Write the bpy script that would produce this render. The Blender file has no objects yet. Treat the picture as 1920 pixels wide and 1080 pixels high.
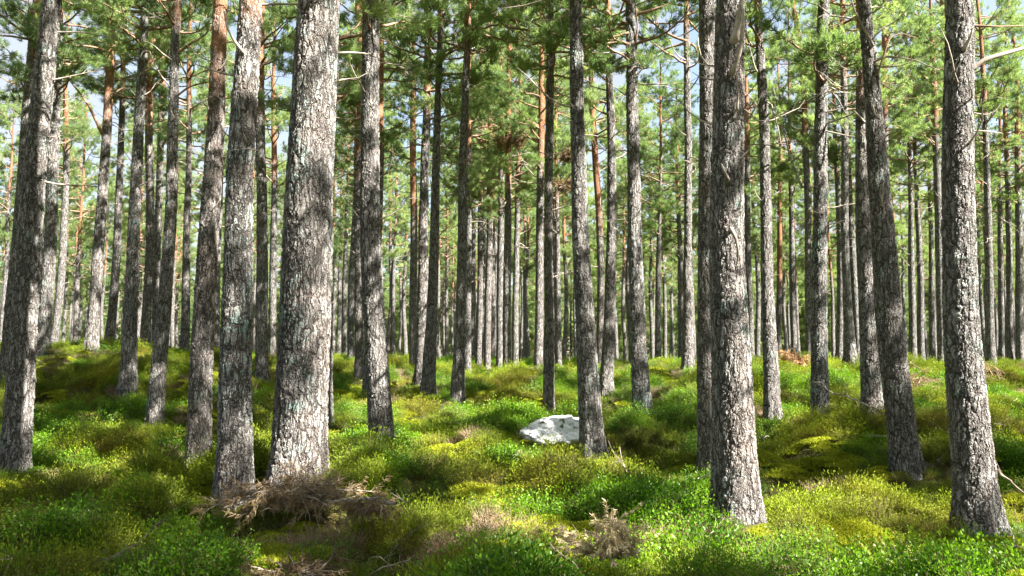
import bpy, math, random
import numpy as np
from mathutils import Vector, Matrix

sc = bpy.context.scene
R_ = math.radians
# ------------------------------------------------------------------ camera
F_PX, PITCH = 1493.0, 4.97
cam_d = bpy.data.cameras.new('camera')
cam = bpy.data.objects.new('camera', cam_d)
sc.collection.objects.link(cam)
cam.location = (0, 0, 1.6)
cam.rotation_euler = (R_(90 + PITCH), 0, 0)
cam_d.sensor_width = 36.0
cam_d.lens = 36.0 * F_PX / 1920
cam_d.clip_start = 0.1
cam_d.clip_end = 3000
sc.camera = cam
# ------------------------------------------------------------------ sky and sun
SUN_EL, SUN_AZ = 43.0, 118.0          # azimuth clockwise from +Y: the sun stands to the right, a little behind the camera
w = bpy.data.worlds.new('World'); sc.world = w; w.use_nodes = True
nt = w.node_tree; nt.nodes.clear()
sky = nt.nodes.new('ShaderNodeTexSky'); sky.sky_type = 'NISHITA'; sky.sun_disc = False
sky.sun_elevation = R_(SUN_EL); sky.sun_rotation = R_(SUN_AZ)
sky.air_density = 1.0; sky.dust_density = 1.6
bg = nt.nodes.new('ShaderNodeBackground'); bg.inputs[1].default_value = 0.05
wo = nt.nodes.new('ShaderNodeOutputWorld')
tcw = nt.nodes.new('ShaderNodeTexCoord'); cn = nt.nodes.new('ShaderNodeTexNoise'); cn.inputs['Scale'].default_value = 3.2; cn.inputs['Detail'].default_value = 5.0
cr_ = nt.nodes.new('ShaderNodeMapRange'); cr_.inputs[1].default_value = 0.38; cr_.inputs[2].default_value = 0.66; cr_.inputs[3].default_value = 0.3; cr_.inputs[4].default_value = 0.95
cm = nt.nodes.new('ShaderNodeMix'); cm.data_type = 'RGBA'; cm.inputs[7].default_value = (2.3, 2.4, 2.5, 1)
nt.links.new(tcw.outputs['Generated'], cn.inputs['Vector']); nt.links.new(cn.outputs[0], cr_.inputs[0]); nt.links.new(cr_.outputs[0], cm.inputs[0]); nt.links.new(sky.outputs[0], cm.inputs[6])
nt.links.new(cm.outputs[2], bg.inputs[0]); nt.links.new(bg.outputs[0], wo.inputs[0])
sd = Vector((math.sin(R_(SUN_AZ)) * math.cos(R_(SUN_EL)), math.cos(R_(SUN_AZ)) * math.cos(R_(SUN_EL)), math.sin(R_(SUN_EL))))
sun_l = bpy.data.lights.new('sun', 'SUN'); sun_l.energy = 5.0; sun_l.angle = R_(0.53); sun_l.color = (1.0, 0.96, 0.90)
sun = bpy.data.objects.new('sun', sun_l); sc.collection.objects.link(sun)
sun.rotation_euler = sd.to_track_quat('Z', 'Y').to_euler()
vs = sc.view_settings
vs.view_transform = 'Standard'; vs.look = 'None'; vs.exposure = 2.9; vs.gamma = 1.0; vs.use_curve_mapping = False
sc.cycles.max_bounces = 6; sc.cycles.diffuse_bounces = 3; sc.cycles.transmission_bounces = 3; sc.cycles.glossy_bounces = 2
sc.cycles.transparent_max_bounces = 4; sc.cycles.use_denoising = True
sc.cycles.sample_clamp_indirect = 6.0

# ------------------------------------------------------------------ helpers
def at(px, py, d):
    """the point at forward distance d (world Y) seen at photograph pixel px, py"""
    u, v = (px - 960) / F_PX, (540 - py) / F_PX
    c, s = math.cos(R_(PITCH)), math.sin(R_(PITCH))
    t = d / (c - v * s)
    return np.array([t * u, d, 1.6 + t * (s + v * c)])

def hash2(ix, iy, seed):
    h = (ix.astype(np.int64) * 374761393 + iy.astype(np.int64) * 668265263 + seed * 974711) & 0xffffffff
    h = ((h ^ (h >> 13)) * 1274126177) & 0xffffffff
    return ((h ^ (h >> 16)) & 0xffff) / 65535.0

def vnoise(x, y, seed=0):
    x = np.asarray(x, float); y = np.asarray(y, float)
    ix, iy = np.floor(x), np.floor(y); fx, fy = x - ix, y - iy
    fx = fx * fx * (3 - 2 * fx); fy = fy * fy * (3 - 2 * fy)
    a = hash2(ix, iy, seed); b = hash2(ix + 1, iy, seed); c = hash2(ix, iy + 1, seed); d = hash2(ix + 1, iy + 1, seed)
    return (a * (1 - fx) + b * fx) * (1 - fy) + (c * (1 - fx) + d * fx) * fy

def fbm(x, y, seed=0, o=3):
    s = 0; a = 0.5; n = 0
    for k in range(o):
        s = s + a * vnoise(x * 2 ** k, y * 2 ** k, seed + k * 17); n += a; a *= 0.55
    return s / n

def mesh_np(name, V, F, mats, mi=None, attrs=None, smooth=True):
    """mesh from arrays; F is a list of (n,3) / (n,4) index arrays; attrs: name -> per-vertex floats"""
    me = bpy.data.meshes.new(name)
    V = np.asarray(V, np.float32)
    F = [np.asarray(f, np.int32) for f in F if len(f)]
    me.vertices.add(len(V)); me.vertices.foreach_set('co', V.ravel())
    loops = np.concatenate([f.ravel() for f in F]); tot = np.concatenate([np.full(len(f), f.shape[1], np.int32) for f in F])
    start = np.concatenate([[0], np.cumsum(tot)[:-1]]).astype(np.int32)
    me.loops.add(len(loops)); me.loops.foreach_set('vertex_index', loops)
    me.polygons.add(len(tot)); me.polygons.foreach_set('loop_start', start); me.polygons.foreach_set('loop_total', tot)
    me.polygons.foreach_set('use_smooth', np.full(len(tot), smooth, bool) if np.isscalar(smooth) else np.asarray(smooth, bool))
    for m in mats: me.materials.append(m)
    if mi is not None: me.polygons.foreach_set('material_index', np.asarray(mi, np.int32))
    for k, a in (attrs or {}).items():
        at_ = me.attributes.new(k, 'FLOAT', 'POINT'); at_.data.foreach_set('value', np.asarray(a, np.float32))
    me.update(calc_edges=True)
    return me

def link(name, me, parent=None):
    o = bpy.data.objects.new(name, me); sc.collection.objects.link(o)
    if parent is not None: o.parent = parent
    return o

def tag(o, label=None, cat=None, group=None, kind=None):
    if label: o['label'] = label
    if cat: o['category'] = cat
    if group: o['group'] = group
    if kind: o['kind'] = kind
    return o

def tube(P, r, sides=6, vertical=False, cap=True):
    P = np.asarray(P, float); n = len(P); r = np.asarray(r, float) * np.ones(n)
    T = np.gradient(P, axis=0); T /= np.linalg.norm(T, axis=1)[:, None] + 1e-9
    a = np.linspace(0, 2 * np.pi, sides, endpoint=False)
    if vertical:
        A = np.tile([1., 0, 0], (n, 1)); B = np.tile([0, 1., 0], (n, 1))
    else:
        ref = np.array([0, 0, 1.]) if abs(T[:, 2]).mean() < 0.8 else np.array([1., 0, 0])
        A = np.cross(T, ref); A /= np.linalg.norm(A, axis=1)[:, None] + 1e-9; B = np.cross(T, A)
    V = P[:, None, :] + r[:, None, None] * (np.cos(a)[None, :, None] * A[:, None, :] + np.sin(a)[None, :, None] * B[:, None, :])
    V = V.reshape(-1, 3)
    i = np.arange(n - 1)[:, None] * sides; j = np.arange(sides)[None, :]; k = (j + 1) % sides
    q = np.stack([i + j, i + k, i + k + sides, i + j + sides], -1).reshape(-1, 4)
    return V, q

class Buf:
    def __init__(s): s.V = []; s.Q = []; s.T = []; s.qm = []; s.tm = []; s.A = []; s.n = 0
    def add(s, V, quads=None, tris=None, m=0, a=0.0):
        V = np.asarray(V)
        if quads is not None: s.Q.append(quads + s.n); s.qm.append(np.full(len(quads), m))
        if tris is not None: s.T.append(tris + s.n); s.tm.append(np.full(len(tris), m))
        s.V.append(V); s.A.append(np.ones(len(V)) * a); s.n += len(V)
    def mesh(s, name, mats):
        F = []; mi = []
        if s.Q: F.append(np.concatenate(s.Q)); mi.append(np.concatenate(s.qm))
        if s.T: F.append(np.concatenate(s.T)); mi.append(np.concatenate(s.tm))
        return mesh_np(name, np.concatenate(s.V), F, mats, np.concatenate(mi), {'tone': np.concatenate(s.A)})

# ------------------------------------------------------------------ materials
class NT:
    def __init__(s, name):
        s.m = bpy.data.materials.new(name); s.m.use_nodes = True; s.t = s.m.node_tree; s.t.nodes.clear()
        s.out = s.t.nodes.new('ShaderNodeOutputMaterial')
    def n(s, typ, **kw):
        nd = s.t.nodes.new(typ)
        for k, v in kw.items(): setattr(nd, k, v)
        return nd
    def set(s, sock, v):
        if isinstance(v, bpy.types.NodeSocket): s.t.links.new(v, sock)
        elif isinstance(v, (tuple, list)) and len(v) == 3 and sock.type == 'RGBA': sock.default_value = (*v, 1)
        else: sock.default_value = v
    def math(s, op, a, b=0.0, clamp=False):
        nd = s.n('ShaderNodeMath', operation=op, use_clamp=clamp); s.set(nd.inputs[0], a); s.set(nd.inputs[1], b); return nd.outputs[0]
    def ramp(s, v, a, b, lo=0.0, hi=1.0):
        nd = s.n('ShaderNodeMapRange', interpolation_type='SMOOTHSTEP')
        s.set(nd.inputs[0], v); s.set(nd.inputs[1], a); s.set(nd.inputs[2], b); s.set(nd.inputs[3], lo); s.set(nd.inputs[4], hi); return nd.outputs[0]
    def mix(s, f, a, b, typ='MIX'):
        nd = s.n('ShaderNodeMix', data_type='RGBA', blend_type=typ)
        s.set(nd.inputs[0], f); s.set(nd.inputs[6], a); s.set(nd.inputs[7], b); return nd.outputs[2]
    def noise(s, vec, scale, detail=2.0, rough=0.5, out=0):
        nd = s.n('ShaderNodeTexNoise'); s.set(nd.inputs['Vector'], vec); nd.inputs['Scale'].default_value = scale
        nd.inputs['Detail'].default_value = detail; nd.inputs['Roughness'].default_value = rough; return nd.outputs[out]
    def vor(s, vec, scale, feature='DISTANCE_TO_EDGE', rnd=1.0):
        nd = s.n('ShaderNodeTexVoronoi', feature=feature); s.set(nd.inputs['Vector'], vec); nd.inputs['Scale'].default_value = scale
        nd.inputs['Randomness'].default_value = rnd; return nd.outputs['Distance']
    def vmath(s, op, a, b):
        nd = s.n('ShaderNodeVectorMath', operation=op); s.set(nd.inputs[0], a)
        if op == 'SCALE': s.set(nd.inputs['Scale'], b)
        else: s.set(nd.inputs[1], b)
        return nd.outputs[0]
    def principled(s, col, rough=0.8, spec=0.3):
        p = s.n('ShaderNodeBsdfPrincipled'); s.set(p.inputs['Base Color'], col); s.set(p.inputs['Roughness'], rough)
        s.set(p.inputs['Specular IOR Level'], spec); return p

def bark_material(name, disp):
    t = NT(name)
    tc = t.n('ShaderNodeTexCoord').outputs['Object']; oi = t.n('ShaderNodeObjectInfo')
    off = t.vmath('SCALE', (13.0, 7.0, 29.0), oi.outputs['Random'])
    co = t.vmath('ADD', tc, off)
    sep = t.n('ShaderNodeSeparateXYZ'); t.set(sep.inputs[0], tc)
    sc_ = t.n('ShaderNodeSeparateColor'); t.set(sc_.inputs[0], oi.outputs['Color'])
    warp = t.noise(co, 7.0, 3.0, 0.6, out=1)
    wv = t.vmath('SCALE', t.vmath('SUBTRACT', warp, (0.5, 0.5, 0.5)), 0.13)
    wc = t.vmath('ADD', co, wv)
    v1 = t.vmath('MULTIPLY', wc, (1.0, 1.0, 0.20))
    v2 = t.vmath('MULTIPLY', wc, (1.0, 1.0, 0.42))
    rid = t.math('ABSOLUTE', t.math('SUBTRACT', t.noise(t.vmath('MULTIPLY', co, (1.0, 1.0, 0.16)), 15.0, 3.0, 0.55), 0.5))
    e1 = t.vor(v1, 16.5); e2 = t.vor(v2, 52.0)
    c1 = t.math('MULTIPLY', t.ramp(e1, 0.0, 0.12), t.ramp(rid, 0.0, 0.05, 0.25, 1.0)); c2 = t.ramp(e2, 0.0, 0.25)
    nf = t.noise(co, 70.0, 3.0, 0.65); nm = t.noise(co, 9.0, 3.0, 0.6); nl = t.noise(co, 2.3, 2.0, 0.5)
    # height above ground at which the grey plated bark gives way to thin orange bark (object colour, red)
    hz = t.math('ADD', sep.outputs[2], t.math('MULTIPLY', t.math('SUBTRACT', nl, 0.5), 3.0))
    hs = t.math('MULTIPLY', sc_.outputs[0], 20.0)
    up = t.ramp(t.math('SUBTRACT', hz, hs), -0.7, 1.5)
    plate = t.mix(t.ramp(nm, 0.32, 0.68), (0.138, 0.124, 0.112), (0.322, 0.308, 0.288))
    plate = t.mix(t.math('MULTIPLY', sc_.outputs[2], t.ramp(nl, 0.3, 0.7)), plate, (0.27, 0.205, 0.170))
    plate = t.mix(t.math('MULTIPLY', t.ramp(nf, 0.42, 0.66), 0.35), plate, (0.42, 0.41, 0.385))
    # pale grey and blue-green lichen flakes
    ln = t.noise(co, 38.0, 4.0, 0.7); lb = t.noise(co, 3.1, 2.0, 0.5)
    lm = t.ramp(t.math('ADD', ln, t.math('MULTIPLY', t.math('SUBTRACT', lb, 0.5), 0.75)), t.math('SUBTRACT', 0.74, t.math('MULTIPLY', sc_.outputs[1], 0.26)), t.math('SUBTRACT', 0.82, t.math('MULTIPLY', sc_.outputs[1], 0.26)))
    lich = t.mix(t.ramp(t.noise(co, 1.7, 2.0), 0.4, 0.6), (0.44, 0.47, 0.42), (0.225, 0.335, 0.300))
    plate = t.mix(t.math('MULTIPLY', lm, c1), plate, lich)
    crk = t.math('MULTIPLY', c1, t.math('ADD', 0.45, t.math('MULTIPLY', c2, 0.55)))
    grey = t.mix(crk, (0.036, 0.029, 0.024), plate)
    orange = t.mix(t.ramp(nm, 0.3, 0.7), (0.25, 0.115, 0.055), (0.40, 0.225, 0.135))
    orange = t.mix(t.math('MULTIPLY', c2, 1.0), (0.17, 0.075, 0.035), orange)
    col = t.mix(up, grey, orange)
    hgt = t.math('ADD', t.math('ADD', t.math('MULTIPLY', c1, 0.62), t.math('MULTIPLY', c2, 0.22)), t.math('ADD', t.math('MULTIPLY', nf, 0.22), t.math('MULTIPLY', nm, 0.5)))
    hgt = t.math('ADD', hgt, t.math('MULTIPLY', lm, 0.16))
    p = t.principled(col, 0.9, 0.15)
    if disp:
        d = t.n('ShaderNodeDisplacement'); t.set(d.inputs['Height'], hgt); d.inputs['Midlevel'].default_value = 0.75
        t.set(d.inputs['Scale'], t.math('MULTIPLY', t.math('SUBTRACT', 1.0, t.math('MULTIPLY', up, 0.75)), 0.022))
        t.t.links.new(d.outputs[0], t.out.inputs['Displacement']); t.m.displacement_method = 'BOTH'
    else:
        b = t.n('ShaderNodeBump'); b.inputs['Strength'].default_value = 0.9; b.inputs['Distance'].default_value = 0.03
        t.set(b.inputs['Height'], hgt); t.t.links.new(b.outputs[0], p.inputs['Normal'])
    t.t.links.new(p.outputs[0], t.out.inputs[0])
    return t.m

def leaf_material(name, ca, cb, cc, trans=0.4, rough=0.55, spec=0.25, patch=0.35, tcol=1.25):
    """needles and leaves: tone attribute (old to new growth), a random shade per plant and patches of growth across the place"""
    t = NT(name)
    oi = t.n('ShaderNodeObjectInfo'); ge = t.n('ShaderNodeNewGeometry')
    at_ = t.n('ShaderNodeAttribute', attribute_name='tone')
    nz = t.noise(ge.outputs['Position'], patch, 2.0, 0.5)
    f = t.math('ADD', t.math('MULTIPLY', at_.outputs['Fac'], 0.75), t.math('MULTIPLY', t.math('SUBTRACT', oi.outputs['Random'], 0.5), 0.5), True)
    col = t.mix(f, ca, cb)
    col = t.mix(t.ramp(nz, 0.44, 0.70), col, t.mix(f, cc, cb))
    p = t.principled(col, rough, spec)
    tr = t.n('ShaderNodeBsdfTranslucent'); t.set(tr.inputs[0], t.mix(1.0, col, (tcol, tcol, tcol * 0.55), 'MULTIPLY'))
    mx = t.n('ShaderNodeMixShader'); mx.inputs[0].default_value = trans
    t.t.links.new(p.outputs[0], mx.inputs[1]); t.t.links.new(tr.outputs[0], mx.inputs[2]); t.t.links.new(mx.outputs[0], t.out.inputs[0])
    return t.m

def twig_material(name, ca, cb):
    t = NT(name)
    tc = t.n('ShaderNodeTexCoord').outputs['Object']
    col = t.mix(t.ramp(t.noise(tc, 6.0, 4.0, 0.7), 0.35, 0.65), ca, cb)
    p = t.principled(col, 0.85, 0.15); t.t.links.new(p.outputs[0], t.out.inputs[0]); return t.m

M_BARK = bark_material('bark_plated', True)
M_BARK_FAR = bark_material('bark', False)
M_LIMB = twig_material('limb_bark', (0.13, 0.085, 0.06), (0.31, 0.19, 0.12))
M_DEADWOOD = twig_material('dead_wood', (0.17, 0.14, 0.115), (0.40, 0.34, 0.28))
M_NEEDLE = leaf_material('pine_needles', (0.095, 0.165, 0.065), (0.330, 0.420, 0.175), (0.175, 0.255, 0.090), 0.58, 0.42, 0.45, 0.16)
M_BROWN = leaf_material('dead_needles', (0.105, 0.072, 0.040), (0.290, 0.205, 0.115), (0.145, 0.10, 0.055), 0.2, 0.8, 0.1)
M_BILB = leaf_material('bilberry_leaves', (0.028, 0.098, 0.006), (0.180, 0.335, 0.012), (0.100, 0.200, 0.009), 0.45, 0.45, 0.35, 0.8)
M_HEATH = leaf_material('heather_sprigs', (0.052, 0.078, 0.007), (0.280, 0.365, 0.020), (0.150, 0.092, 0.018), 0.3, 0.7, 0.15, 0.55)
M_MOSS = leaf_material('moss_tips', (0.130, 0.160, 0.010), (0.430, 0.450, 0.040), (0.26, 0.27, 0.02), 0.35, 0.8, 0.1, 0.7)
M_STEM = twig_material('stems', (0.10, 0.07, 0.03), (0.16, 0.17, 0.05))
M_GREYTWIG = twig_material('grey_twigs', (.10, .075, .055), (.30, .25, .20))
M_STRAW = twig_material('dry_stems', (0.24, 0.16, 0.10), (0.46, 0.36, 0.25))

# ------------------------------------------------------------------ ground
exec_trees = None
# photograph pixels of each trunk: foot x, y, width / x, width half way up (y=540) / x, y, width at the top of what shows; thickness in metres; bark (orange from, lichen, warm); label
TREES = [
 (26,885,53, 47,42, 99,0,33, .38, (9,.55,.15), 'stout lichen-grey pine at the left edge, leaning right as it rises'),
 (10,715,22, 26,22, 73,0,22, .30, (9,.5,.1), 'thin grey pine half hidden behind the leaning pine at the left edge'),
 (80,645,23, 89,21, 106,120,18, .34, (9,.7,.1), 'pale pine just right of the leaning left-edge pine, foot on the rise'),
 (101,640,13, 113,14, 124,290,11, .30, (8,.4,.1), 'slim pine on the left rise below a browning crown'),
 (172,640,22, 180,20, 206,130,15, .34, (6.5,.35,.3), 'forked pine on the left rise with pinkish bark and a bent limb on its left'),
 (205,637,17, 214,15, 226,300,12, .30, (8,.3,.2), 'dark slim pine right beside the forked pine on the left rise'),
 (240,727,30, 246,22, 271,40,14, .36, (9.5,.6,.05), 'grey pine with a pale lit foot, left of the close pair of slim pines'),
 (272,677,20, 278,16, 284,80,12, .32, (7,.35,.3), 'slim pine with an orange top, left one of a close pair'),
 (291,690,15, 293,13, 306,60,11, .28, (9,.4,.1), 'slim grey pine, right one of a close pair behind a thicker pine'),
 (290,797,31, 311,23, 334,0,14, .34, (8.5,.45,.2), 'grey-brown pine leaning right with bare limbs high on its right side'),
 (345,665,18, 349,15, 352,380,12, .32, (8,.4,.2), 'slim pine far back, left of the straight brown pine'),
 (371,877,46, 387,38, 413,0,26, .36, (5.9,.25,.75), 'straight brown-barked pine that turns orange near the top'),
 (405,668,12, 407,11, 414,330,9, .30, (8,.4,.1), 'thin pine showing at the right side of the brown-barked pine'),
 (435,945,66, 445,50, 470,0,40, .38, (5.35,.85,.3), 'dark pine covered in blue-green lichen, orange at the very top'),
 (492,705,25, 491,22, 489,90,14, .36, (7.5,.5,.1), 'pine with orange limbs, between the lichen-covered pine and the thickest trunk'),
 (510,678,14, 512,14, 514,300,11, .32, (8,.3,.1), 'slim dark pine close to the left side of the thickest trunk'),
 (555,893,100, 573,88, 600,0,74, .60, (9,.75,.45), 'thickest pine trunk of all, furrowed bark, behind the heap of dead branches'),
 (607,795,32, 611,26, 624,0,20, .34, (9,.4,.1), 'sunlit pale pine peeping out behind the right side of the thickest trunk'),
 (657,698,14, 659,13, 664,420,10, .32, (9,.5,.0), 'slim pine far back, left of the orange-topped thin pine'),
 (674,712,19, 672,14, 673,0,13, .30, (6.5,.3,.3), 'thin pine with an orange upper trunk, close left of a pale furrowed pine'),
 (688,758,22, 702,18, 714,0,15, .31, (6.5,.3,.3), 'orange-topped pine mostly hidden behind a pale furrowed pine'),
 (716,868,48, 700,36, 692,0,30, .38, (9,.5,.05), 'pale furrowed pine in full sun, right of the thickest trunk'),
 (774,700,15, 775,14, 775,195,12, .32, (6.2,.35,.3), 'slim pine with an orange broken-looking top, left of a brown-grey pair'),
 (788,712,22, 792,19, 801,85,13, .34, (8,.4,.3), 'straight pine with a pale lit foot, left one of two pines crossing low down'),
 (803,734,27, 811,18, 826,0,9, .36, (9,.4,.1), 'crooked pine leaning right, pale and flaking half way up'),
 (858,752,27, 864,18, 876,30,12, .34, (8.5,.45,.1), 'straight grey pine standing on its own left of the row of slim pines'),
 (877,710,14, 878,12, 879,250,10, .30, (9,.4,.0), 'slim pale pine tucked behind the right of a straight grey pine'),
 (896,710,13, 900,11, 901,290,9, .31, (7.5,.3,.2), 'slim pine that opens the row of slim pines left of the boulder'),
 (913,708,14, 916,13, 919,290,10, .32, (7,.3,.3), 'slim pine with a reddish top, second in the row left of the boulder'),
 (936,705,15, 938,13, 939,290,10, .33, (9,.4,.0), 'slim grey pine below the hanging clump of dead brown needles'),
 (950,717,17, 951,15, 954,150,9, .34, (6.8,.35,.2), 'slim pine that carries the large clump of dead brown needles'),
 (966,715,14, 967,12, 974,250,9, .32, (8,.35,.1), 'slim dark pine right of the one that carries the brown needle clump'),
 (1009,717,19, 1011,15, 1015,180,12, .34, (7.2,.35,.2), 'dark pine directly left of the thin bumpy pine by the boulder'),
 (1028,775,22, 1029,16, 1031,0,13, .27, (12,.2,.5), 'thin pinkish bumpy-barked pine rising right behind the white boulder'),
 (1048,707,13, 1046,11, 1044,400,9, .30, (8,.3,.1), 'slim dark pine right behind the bumpy pine at the boulder'),
 (1110,849,48, 1094,33, 1077,0,22, .40, (12,.7,.05), 'grey lichened pine in front of the right end of the white boulder'),
 (1123,700,17, 1127,14, 1110,180,12, .32, (5.2,.2,.4), 'bright orange pine showing right of the pine in front of the boulder'),
 (1137,733,27, 1145,20, 1140,0,11, .36, (8.5,.45,.1), 'bent pine with a sunlit foot, right of the orange pine'),
 (1204,770,36, 1193,27, 1183,0,19, .38, (11,.65,.05), 'grey pine with two long bare limbs reaching left near its top'),
 (1233,704,13, 1234,10, 1236,440,8, .30, (9,.4,.0), 'slim pine in the gap right of the pine with two bare limbs'),
 (1290,690,24, 1290,15, 1289,200,13, .34, (9,.3,.1), 'plain grey pine alone in the gap left of the tall double trunks'),
 (1323,887,32, 1324,30, 1325,0,29, .26, (12,.55,.4), 'narrower of the two tall trunks that stand touching, the left one behind'),
 (1379,962,85, 1368,62, 1367,0,50, .48, (12,.6,.5), 'big pine with knots and hooked dead branches, front one of the touching pair'),
 (1408,680,14, 1404,12, 1400,250,10, .32, (9,.3,.1), 'slim dark pine close to the right side of the big knotted pine'),
 (1448,779,31, 1441,21, 1422,0,14, .34, (10,.35,.1), 'bright sunlit pine leaning left, beside yellow moss at its foot'),
 (1460,677,11, 1461,10, 1462,380,8, .29, (3.5,.1,.6), 'thin reddish pine just right of the bright leaning pine'),
 (1489,668,12, 1486,11, 1484,420,9, .31, (9,.4,.0), 'slim pine behind the tan bush'),
 (1517,668,14, 1516,13, 1490,20,9, .32, (9,.35,.1), 'curving pine with a thin bare stem leaning against it'),
 (1540,802,35, 1536,27, 1545,0,20, .36, (12,.75,.0), 'dark lichened pine in shade, standing above the fallen bough'),
 (1574,667,14, 1576,13, 1571,360,10, .32, (8,.3,.1), 'slim pine left of two pines standing close, in the right half'),
 (1594,670,22, 1588,14, 1582,120,11, .36, (9,.4,.0), 'shaded pine left of the sunlit thin pine behind the burl'),
 (1610,672,13, 1602,12, 1586,230,9, .30, (9,.5,.0), 'thin brilliantly sunlit pine behind the pine with a burl'),
 (1636,767,43, 1626,31, 1613,0,18, .42, (6.0,.45,.4), 'pine with a swollen burl and an orange upper trunk'),
 (1651,675,17, 1655,15, 1659,60,12, .33, (9,.4,.1), 'pine hidden low down behind the dark leaning pine'),
 (1700,888,52, 1664,44, 1622,0,20, .40, (9,.6,.15), 'dark curved pine leaning left across the pine with the burl'),
 (1711,672,15, 1710,13, 1708,420,10, .33, (9,.3,.0), 'grey slim pine, left of three in the gap beside the right-edge sunlit pine'),
 (1727,673,14, 1726,12, 1722,440,10, .32, (9,.3,.0), 'slim pine in the middle of three beside the right-edge sunlit pine'),
 (1748,672,11, 1747,10, 1745,430,8, .29, (9,.3,.0), 'thin pine, right of three left of the right-edge sunlit pine'),
 (1767,672,16, 1763,15, 1752,180,11, .34, (9,.4,.0), 'upright grey pine nearest on the left to the right-edge sunlit pine'),
 (1779,674,15, 1776,14, 1769,0,12, .34, (9,.5,.0), 'pine nearly hidden behind the right-edge sunlit pine'),
 (1830,992,76, 1801,56, 1797,0,46, .42, (14,.55,.1), 'tall grey-white sunlit pine with fluted foot near the right edge'),
 (1858,682,18, 1855,14, 1848,250,10, .34, (9,.4,.0), 'dark pine with bare side limbs, right of the fluted sunlit pine'),
 (1878,681,11, 1877,10, 1874,380,8, .29, (9,.3,.0), 'thin pine second from the right edge group of three'),
 (1895,682,13, 1893,11, 1889,330,9, .31, (9,.3,.0), 'slim pine in the middle of the right edge group'),
 (1913,680,14, 1911,13, 1908,250,10, .33, (9,.3,.0), 'slim pine at the very right edge of the wood'),
]
# many slim trunks farther back: foot x, y, width, top x
FAR = [(2,420,9,14),(118,640,7,120),(134,641,8,137),(148,641,6,150),(258,662,7,262),(318,664,8,321),(331,664,7,333),(476,676,8,478),
 (622,688,9,624),(634,688,9,635),(645,692,10,647),(728,660,9,730),(738,662,9,738),(749,660,6,750),(760,663,8,760),(837,668,8,836),(849,664,6,849),
 (928,700,10,928),(984,661,8,983),(990,661,8,990),(1058,657,10,1056),(1079,665,8,1078),(1173,658,9,1169),(1224,692,9,1222),(1247,667,8,1246),
 (1262,664,7,1260),(1277,664,9,1275),(1301,688,9,1300),(1420,665,10,1418),(1434,664,6,1433),(1475,664,8,1473),(1497,664,8,1494),(1530,664,8,1528),
 (1562,664,8,1560),(1687,668,9,1685),(1700,668,8,1697),(1737,668,8,1734),(1845,676,9,1842),(1869,676,7,1866),(1903,677,7,1900),
 (43,640,9,58),(62,640,7,74),(161,641,6,163),(228,650,6,232),(440,676,7,442)]

def tree_depth(D, wb): return F_PX * D / wb
ctrl = []
for row in TREES:
    d = tree_depth(row[8], row[2]); ctrl.append(at(row[0], row[1], d))
ctrl = np.array(ctrl)
def trend(X, Y):
    side = np.interp(X / np.maximum(Y, 5), [-.65, -.40, -.12, .1, .3], [1.75, 1.7, 1.5, 1.35, 1.22])     # the bank is highest on the left
    return side * np.interp(Y, [-60, 0, 5, 9, 12, 16, 20, 25, 34, 60, 100, 200, 400], [-.2, -.08, -.08, 0, .06, .25, .44, .72, 1.0, 1.0, .98, 1.0, 1.2])
def warpc(X, Y):
    Yc = np.maximum(Y, 3.0)
    return np.stack([X / Yc * 4.2, np.log(Yc) * 4.2], -1)
_C = warpc(ctrl[:, 0], ctrl[:, 1])
_K = np.exp(-((_C[:, None] - _C[None]) ** 2).sum(-1) / (2 * 0.55 ** 2))
_W = np.linalg.solve(_K + np.eye(len(_C)) * 0.06, ctrl[:, 2] - trend(ctrl[:, 0], ctrl[:, 1]))
def ground_base(X, Y):
    X = np.atleast_1d(np.asarray(X, float)); Y = np.atleast_1d(np.asarray(Y, float))
    C = warpc(X, Y); r = np.zeros(len(X))
    for i in range(0, len(X), 20000):
        k = np.exp(-((C[i:i + 20000, None] - _C[None]) ** 2).sum(-1) / (2 * 0.55 ** 2)); r[i:i + 20000] = k @ _W
    r *= np.clip((Y + 2) / 5, 0, 1)
    z = trend(X, Y) + r * np.interp(Y, [28, 42], [1, 0])
    # the bank levels off into a low crest, higher on the left than on the right
    q = X / np.maximum(Y, 5); lim = 1.6 + Y * np.interp(q, [-.65, -.42, -.25, 0, .3], [.011, .009, .001, -.003, -.009]) - .08
    k = np.clip((Y - 14) / 8, 0, 1)
    return np.where(z > lim - .12, z - k * np.maximum(0, z - lim + .12 * np.exp(-np.maximum(z - lim, 0) / .12)), z)
def hummock(X, Y):
    a = fbm(X / 1.05, Y / 1.05, 3, 2); b = fbm(X / 0.5 + 9, Y / 0.5, 11, 2)
    fade = np.clip(1.15 - np.asarray(Y) / 80, 0.15, 1)
    return (np.clip(a - 0.45, -0.3, 1) * 0.95 + (b - 0.5) * 0.30) * fade
_NEAR = np.array([c for c in ctrl if c[1] < 36] + [at(x, 830, d) for x in (1000, 1040, 1075) for d in (13.3, 12.9, 12.5)])
def foot_gap(X, Y, s):
    """0 at a trunk's foot, 1 away from it: the plants thin out where the needles fall"""
    X = np.atleast_1d(X); Y = np.atleast_1d(Y); g = np.ones(len(X))
    for c in _NEAR: g *= 1 - np.exp(-((X - c[0]) ** 2 + np.where(Y < c[1], .45, 1.0) * (Y - c[1]) ** 2) / s ** 2)
    return g
def ground(X, Y):
    X = np.atleast_1d(np.asarray(X, float)); Y = np.atleast_1d(np.asarray(Y, float))
    g = foot_gap(X, Y, .55)
    return ground_base(X, Y) - 0.04 + (hummock(X, Y) - 0.15) * g

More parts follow.
